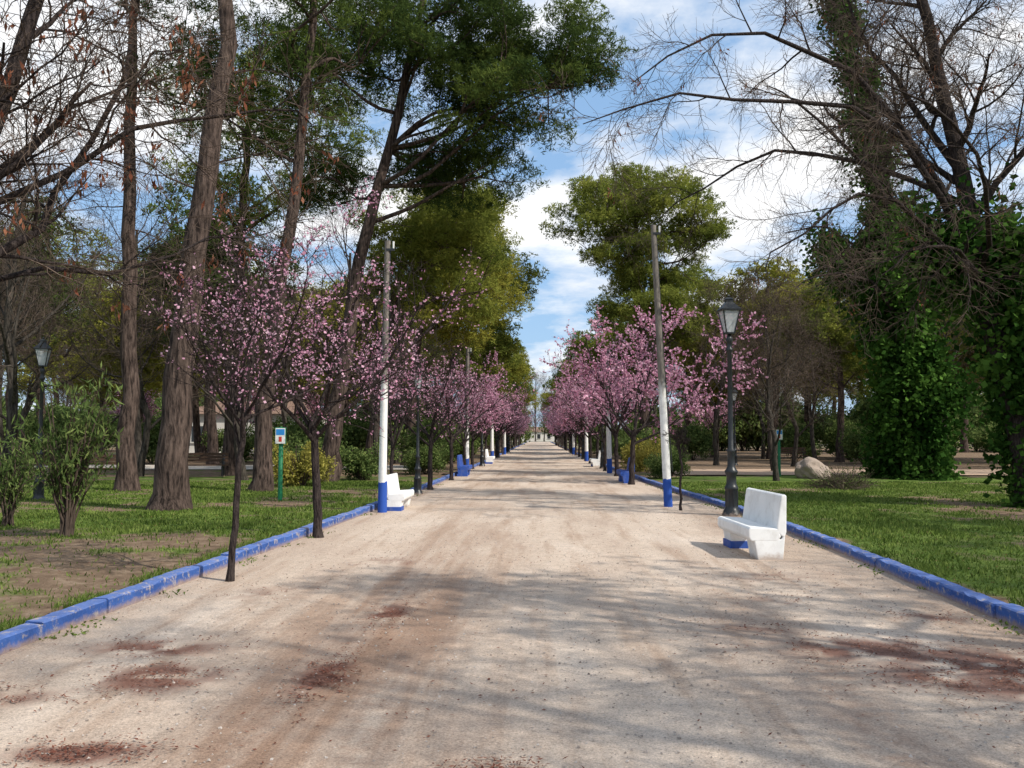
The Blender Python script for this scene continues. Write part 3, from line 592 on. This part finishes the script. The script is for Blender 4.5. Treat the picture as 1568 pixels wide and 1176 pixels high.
for k in range(64):
    side=-1 if k%2 else 1; x=side*(9+R.random()*80); y=105+R.random()*100
    if abs(x)<14: y+=40
    o=place([gb[0],gb[2],gp[0],gp[1],gbush[1],gp[1],gpl[1]][int(R.random()*7)],'distant_tree',(x,y,0),R.random()*6.3,1.2+.8*R.random()); o.parent=b_par
for k in range(90):
    x=-95+190*k/90.
    if abs(x)<4: continue
    o=place(gbush[k%2],'hedge_clump',(x,86+R.random()*10+(62 if abs(x)<9 else 0),0),R.random()*6.3,(2.6,2.2,1.8+R.random()*2.0)); o.parent=b_par

# ------------------------------------------------------------ lamps
def lathe(b,prof,S,mat,c=(0,0),rot=0,smooth=True):
    prof=np.array(prof,float); a=np.arange(S)*2*np.pi/S+rot
    V=np.stack([c[0]+prof[:,0:1]*np.cos(a),c[1]+prof[:,0:1]*np.sin(a),np.repeat(prof[:,1:2],S,1)],-1)
    P=len(prof); p=np.arange(P-1)[:,None]; k=np.arange(S)[None]; k2=(k+1)%S
    b.add(V,np.stack([p*S+k,p*S+k2,(p+1)*S+k2,(p+1)*S+k],-1),mat,.5,smooth)
def lamp():
    b=B()
    lathe(b,[(.19,0),(.19,.05),(.17,.07),(.17,.10),(.135,.14),(.125,.2),(.12,.5),(.135,.53),(.14,.56),(.12,.6),(.10,.64),(.095,.8),(.125,.86),(.13,.9),(.10,.94),(.075,1.0),(.068,1.25),(.085,1.29),(.085,1.32),(.055,1.37),(.05,2.2),(.045,3.3),(.07,3.34),(.07,3.37),(.045,3.4),(.045,3.5),(.075,3.56),(.05,3.62),(.03,3.66)],18,0)
    for k in range(8):
        a=k*math.pi/4; x,y=.122*math.cos(a),.122*math.sin(a); tube(b,[(x,y,.2),(x,y,.5)],[.014,.014],6,0)
    r4=math.pi/4
    lathe(b,[(.03,3.66),(.13,3.68),(.13,3.71),(.11,3.71)],4,0,rot=r4,smooth=False)
    lathe(b,[(.115,3.71),(.235,4.15)],4,1,rot=r4,smooth=False)
    for k in range(4):
        a=r4+k*math.pi/2; tube(b,[(.12*math.cos(a),.12*math.sin(a),3.70),(.24*math.cos(a),.24*math.sin(a),4.16)],[.014,.014],6,0)
    lathe(b,[(.25,4.14),(.275,4.15),(.275,4.18),(.16,4.27),(.10,4.33),(.10,4.38),(.12,4.385),(.07,4.42),(.02,4.44),(.03,4.46),(.001,4.50)],4,0,rot=r4,smooth=False)
    lathe(b,[(.022,3.7),(.03,3.85),(.03,3.97),(.001,4.02)],8,2)
    return b.mesh('street_lamp',[iron,glass,sign_white])
lm=lamp()
for (x,y,s,rz) in ((3.88,18.1,1,.12),(-3.33,24.4,.79,.1),(-3.0,47,.9,0),(-12.2,21.4,.9,.3),(3.15,44,.95,0),(3.1,62,.95,0),(-3.05,66,.95,0),(3.1,84,.95,0),(-3.0,88,.95,0),(10.5,48,.95,0)):
    place(lm,'street_lamp',(x,y,.0),rz,s)

# ------------------------------------------------------------ utility poles
def pole(x,y,h,lx,r=.10):
    b=B(); P=spline([(0,0,-.05),(lx*.5,0,h*.5),(lx,0,h)],14); tube(b,P,np.linspace(r,r*.62,14),12,0)
    lathe(b,[(r*.62,h),(.001,h+.02)],12,0,c=(lx,0))
    v,f=boxq(lx-.02,lx+.16,-.07,-.03,h-.22,h-.17); b.add(v,f,1)
    tube(b,[(lx+.13,-.05,h-.17),(lx+.13,-.05,h-.02)],[.02,.025],6,2)
    tube(b,[(r*.95,-.03,.8),(lx*.5+r*.8,-.03,h*.5),(lx+r*.6,-.03,h-.2)],[.012]*3,5,1)
    place(b.mesh('utility_pole',[pole_m,iron,sign_white]),'utility_pole',(x,y,0))
pole(-3.28,18.6,5.75,.07); pole(2.93,20.3,6.45,-.28,.10); pole(-3.1,38,5.4,.05,.12); pole(3.05,38.5,5.4,-.1,.12); pole(-3.05,58,5.4,0,.12); pole(3.05,57,5.4,0,.12); pole(-3.0,78,5.4,0,.12); pole(3.0,77,5.4,0,.12)

# ------------------------------------------------------------ white concrete benches
def solid(prof,y0,y1,bev=.015):
    bm=bmesh.new(); vs=[bm.verts.new((x,y0,z)) for x,z in prof]; f=bm.faces.new(vs)
    r=bmesh.ops.extrude_face_region(bm,geom=[f]); bmesh.ops.translate(bm,verts=[e for e in r['geom'] if isinstance(e,bmesh.types.BMVert)],vec=(0,y1-y0,0))
    bmesh.ops.recalc_face_normals(bm,faces=bm.faces); bmesh.ops.bevel(bm,geom=list(bm.edges),offset=bev,segments=2,affect='EDGES',profile=.6)
    return bm
def bench():
    leg=[(.12,-.02),(.07,.262),(.42,.262),(.475,.33),(.44,-.02)]
    return [solid([(.03,.24),(.0,.29),(.0,.39),(.025,.42),(.36,.40),(.38,.39),(.42,.30),(.38,.24)],-.8,.8),
            solid([(.36,.35),(.43,.82),(.47,.84),(.50,.82),(.49,.36),(.465,.28)],-.80,.80),
            solid(leg,-.798,-.42,.012),solid(leg,.42,.798,.012),solid([(.08,-.03),(.08,.10),(.50,.10),(.50,-.03)],.40,.81,.006)]
def bench_obj(x,y,rz,kind=(0,0,0,0,1),s=1):
    par=bpy.data.objects.new('park_bench',None); scene.collection.objects.link(par); par.location=(x,y,.01); par.rotation_euler=(0,0,rz); par.scale=(s,s,s)
    for bm,nm,k in zip(bench(),('seat','backrest','leg_1','leg_2','plinth'),kind):
        me=bpy.data.meshes.new(nm); bm.to_mesh(me); bm.free(); me.materials.append(blue_paint if k else white_paint)
        o=bpy.data.objects.new(nm,me); scene.collection.objects.link(o); o.parent=par
bench_obj(2.66,12.4,rad(3)); bench_obj(-2.85,19.6,rad(180),s=.9); bench_obj(2.75,31.0,0,(1,1,1,1,1)); bench_obj(-2.75,36,rad(180),(1,1,1,1,1)); bench_obj(2.7,47,0); bench_obj(-2.6,52,rad(180))

def slat_bench():
    b=B()
    for z,y in ((.45,-.22),(.45,-.10),(.45,.02),(.62,.14),(.74,.17),(.86,.20)):
        v,f=boxq(-.9,.9,y-.05 if z<.5 else y-.015,y+.05 if z<.5 else y+.015,z-.02 if z<.5 else z-.045,z+.02 if z<.5 else z+.045); b.add(v,f,0)
    for x in (-.75,.75):
        for p in ([(x,-.25,0),(x,-.22,.43)],[(x,.2,0),(x,.1,.45),(x,.22,.9)],[(x,-.25,.42),(x,.12,.42)],[(x,-.25,.43),(x,-.25,.64),(x,.12,.64)]): tube(b,p,[.022]*len(p),6,1,False)
    return b.mesh('slat_bench',[wood_dark,iron])
sb=slat_bench()
for (x,y,rz) in ((-14.6,29.5,.1),(-12.6,33,.2),(-19,33,0),(-16.8,30,.1),(14,50,0)): place(sb,'wooden_bench',(x,y,.07),rz)

def sign(x,y,rz,h=1.8):
    b=B(); lathe(b,[(.055,0),(.055,h*.99),(.001,h)],12,0)
    v,f=boxq(-.13,.13,-.085,-.06,h-.42,h-.02); b.add(v,f,0)
    v,f=boxq(-.115,.115,-.094,-.088,h-.405,h-.035); b.add(v,f,1)
    v,f=boxq(-.10,.10,-.099,-.0955,h-.20,h-.06); b.add(v,f,2)
    v,f=boxq(-.035,.035,-.099,-.0955,h-.36,h-.24); b.add(v,f,3)
    place(b.mesh('park_sign',[green_paint,sign_white,sign_blue,sign_red]),'park_sign',(x,y,.03),rz)
sign(-6.2,21.2,.1); sign(9.1,34,0,1.85)

bm=bmesh.new(); bmesh.ops.create_icosphere(bm,subdivisions=4,radius=.55)
for v in bm.verts:
    k=1+.35*mn.noise(v.co*1.7)+.12*mn.noise(v.co*5); v.co=Vector((v.co.x*k*1.15,v.co.y*k,v.co.z*k*.95+.3))
me=bpy.data.meshes.new('rock'); bm.to_mesh(me); bm.free(); me.materials.append(rock_m); place(me,'rock',(9.9,32.5,0),.4)
def house(name,x,y,w,d,h,mat,rz=0,nwin=6,fl=2):
    b=B(); v,f=boxq(-w/2,w/2,-d/2,d/2,0,h); b.add(v,f,0)
    e=.4; V=[(-w/2-e,-d/2-e,h),(w/2+e,-d/2-e,h),(w/2+e,d/2+e,h),(-w/2-e,d/2+e,h),(-w/2+d*.3,0,h+d*.18),(w/2-d*.3,0,h+d*.18)]
    b.add(V,[(0,1,5,4),(2,3,4,5),(1,2,5,5),(3,0,4,4),(3,2,1,0)],1)
    for k in range(nwin):
        for l in range(fl):
            cx=-w/2+w*(k+.5)/nwin; cz=h*(l+.5)/fl
            v,f=boxq(cx-.5,cx+.5,-d/2-.03,-d/2+.05,cz-.7,cz+.7); b.add(v,f,2)
            v,f=boxq(cx-.6,cx+.6,-d/2-.12,-d/2-.0,cz-.82,cz-.71); b.add(v,f,0)
    place(b.mesh(name,[mat,roof_m,winm]),name,(x,y,0),rz)
house('white_house',-26,82,12,7,3.6,stucco,nwin=4,fl=1); house('white_house',0,285,16,9,3.0,stucco,nwin=5,fl=1)

# ------------------------------------------------------------ light, sky
el=rad(43); az=rad(118)   # azimuth clockwise from +Y
sv=Vector((math.sin(az)*math.cos(el),math.cos(az)*math.cos(el),math.sin(el)))
sl=bpy.data.lights.new('sun','SUN'); sl.energy=5.0; sl.angle=rad(.5); sl.color=(1,.945,.85)
so=bpy.data.objects.new('sun',sl); so.rotation_euler=sv.to_track_quat('Z','Y').to_euler(); scene.collection.objects.link(so)
w=bpy.data.worlds.new('World'); scene.world=w; w.use_nodes=True; nt=w.node_tree; nt.nodes.clear()
out=N(nt,'ShaderNodeOutputWorld'); bg=N(nt,'ShaderNodeBackground'); bg.inputs[1].default_value=.145
sky=N(nt,'ShaderNodeTexSky'); sky.sky_type='NISHITA'; sky.sun_disc=False; sky.sun_elevation=el; sky.sun_rotation=az; sky.ozone_density=1.5
tc=N(nt,'ShaderNodeTexCoord'); s=N(nt,'ShaderNodeSeparateXYZ'); nt.links.new(tc.outputs['Generated'],s.inputs[0])
zz=math_(nt,'ADD',math_(nt,'MAXIMUM',s.outputs[2],0.),.22)
cb=N(nt,'ShaderNodeCombineXYZ'); nt.links.new(math_(nt,'DIVIDE',s.outputs[0],zz),cb.inputs[0]); nt.links.new(math_(nt,'DIVIDE',s.outputs[1],zz),cb.inputs[1])
mp=N(nt,'ShaderNodeMapping'); mp.inputs['Location'].default_value=(3.1,1.2,0); mp.inputs['Scale'].default_value=(1.2,1.2,1); nt.links.new(cb.outputs[0],mp.inputs[0])
cn=noise(nt,mp.outputs[0],1.5,8,.58)
f=ramp(nt,cn,[(.44,0.0),(.59,1.0)])
shade=ramp(nt,noise(nt,mp.outputs[0],3.2,4),[(.3,(6.6,6.8,7.2)),(.6,(7.9,7.9,7.9))])
skyc=mix(nt,.6,sky.outputs[0],(2.5,4.3,6.9))
c=mix(nt,f,skyc,shade)
nt.links.new(c,bg.inputs[0]); nt.links.new(bg.outputs[0],out.inputs[0])

cam=bpy.data.cameras.new('camera'); cam.sensor_width=36; cam.lens=31.18; cam.clip_end=3000
co=bpy.data.objects.new('camera',cam); co.location=(0,0,1.6); co.rotation_euler=(rad(93.37),0,rad(1.73)); scene.collection.objects.link(co); scene.camera=co
scene.view_settings.view_transform='Standard'; scene.view_settings.look='None'; scene.view_settings.exposure=0
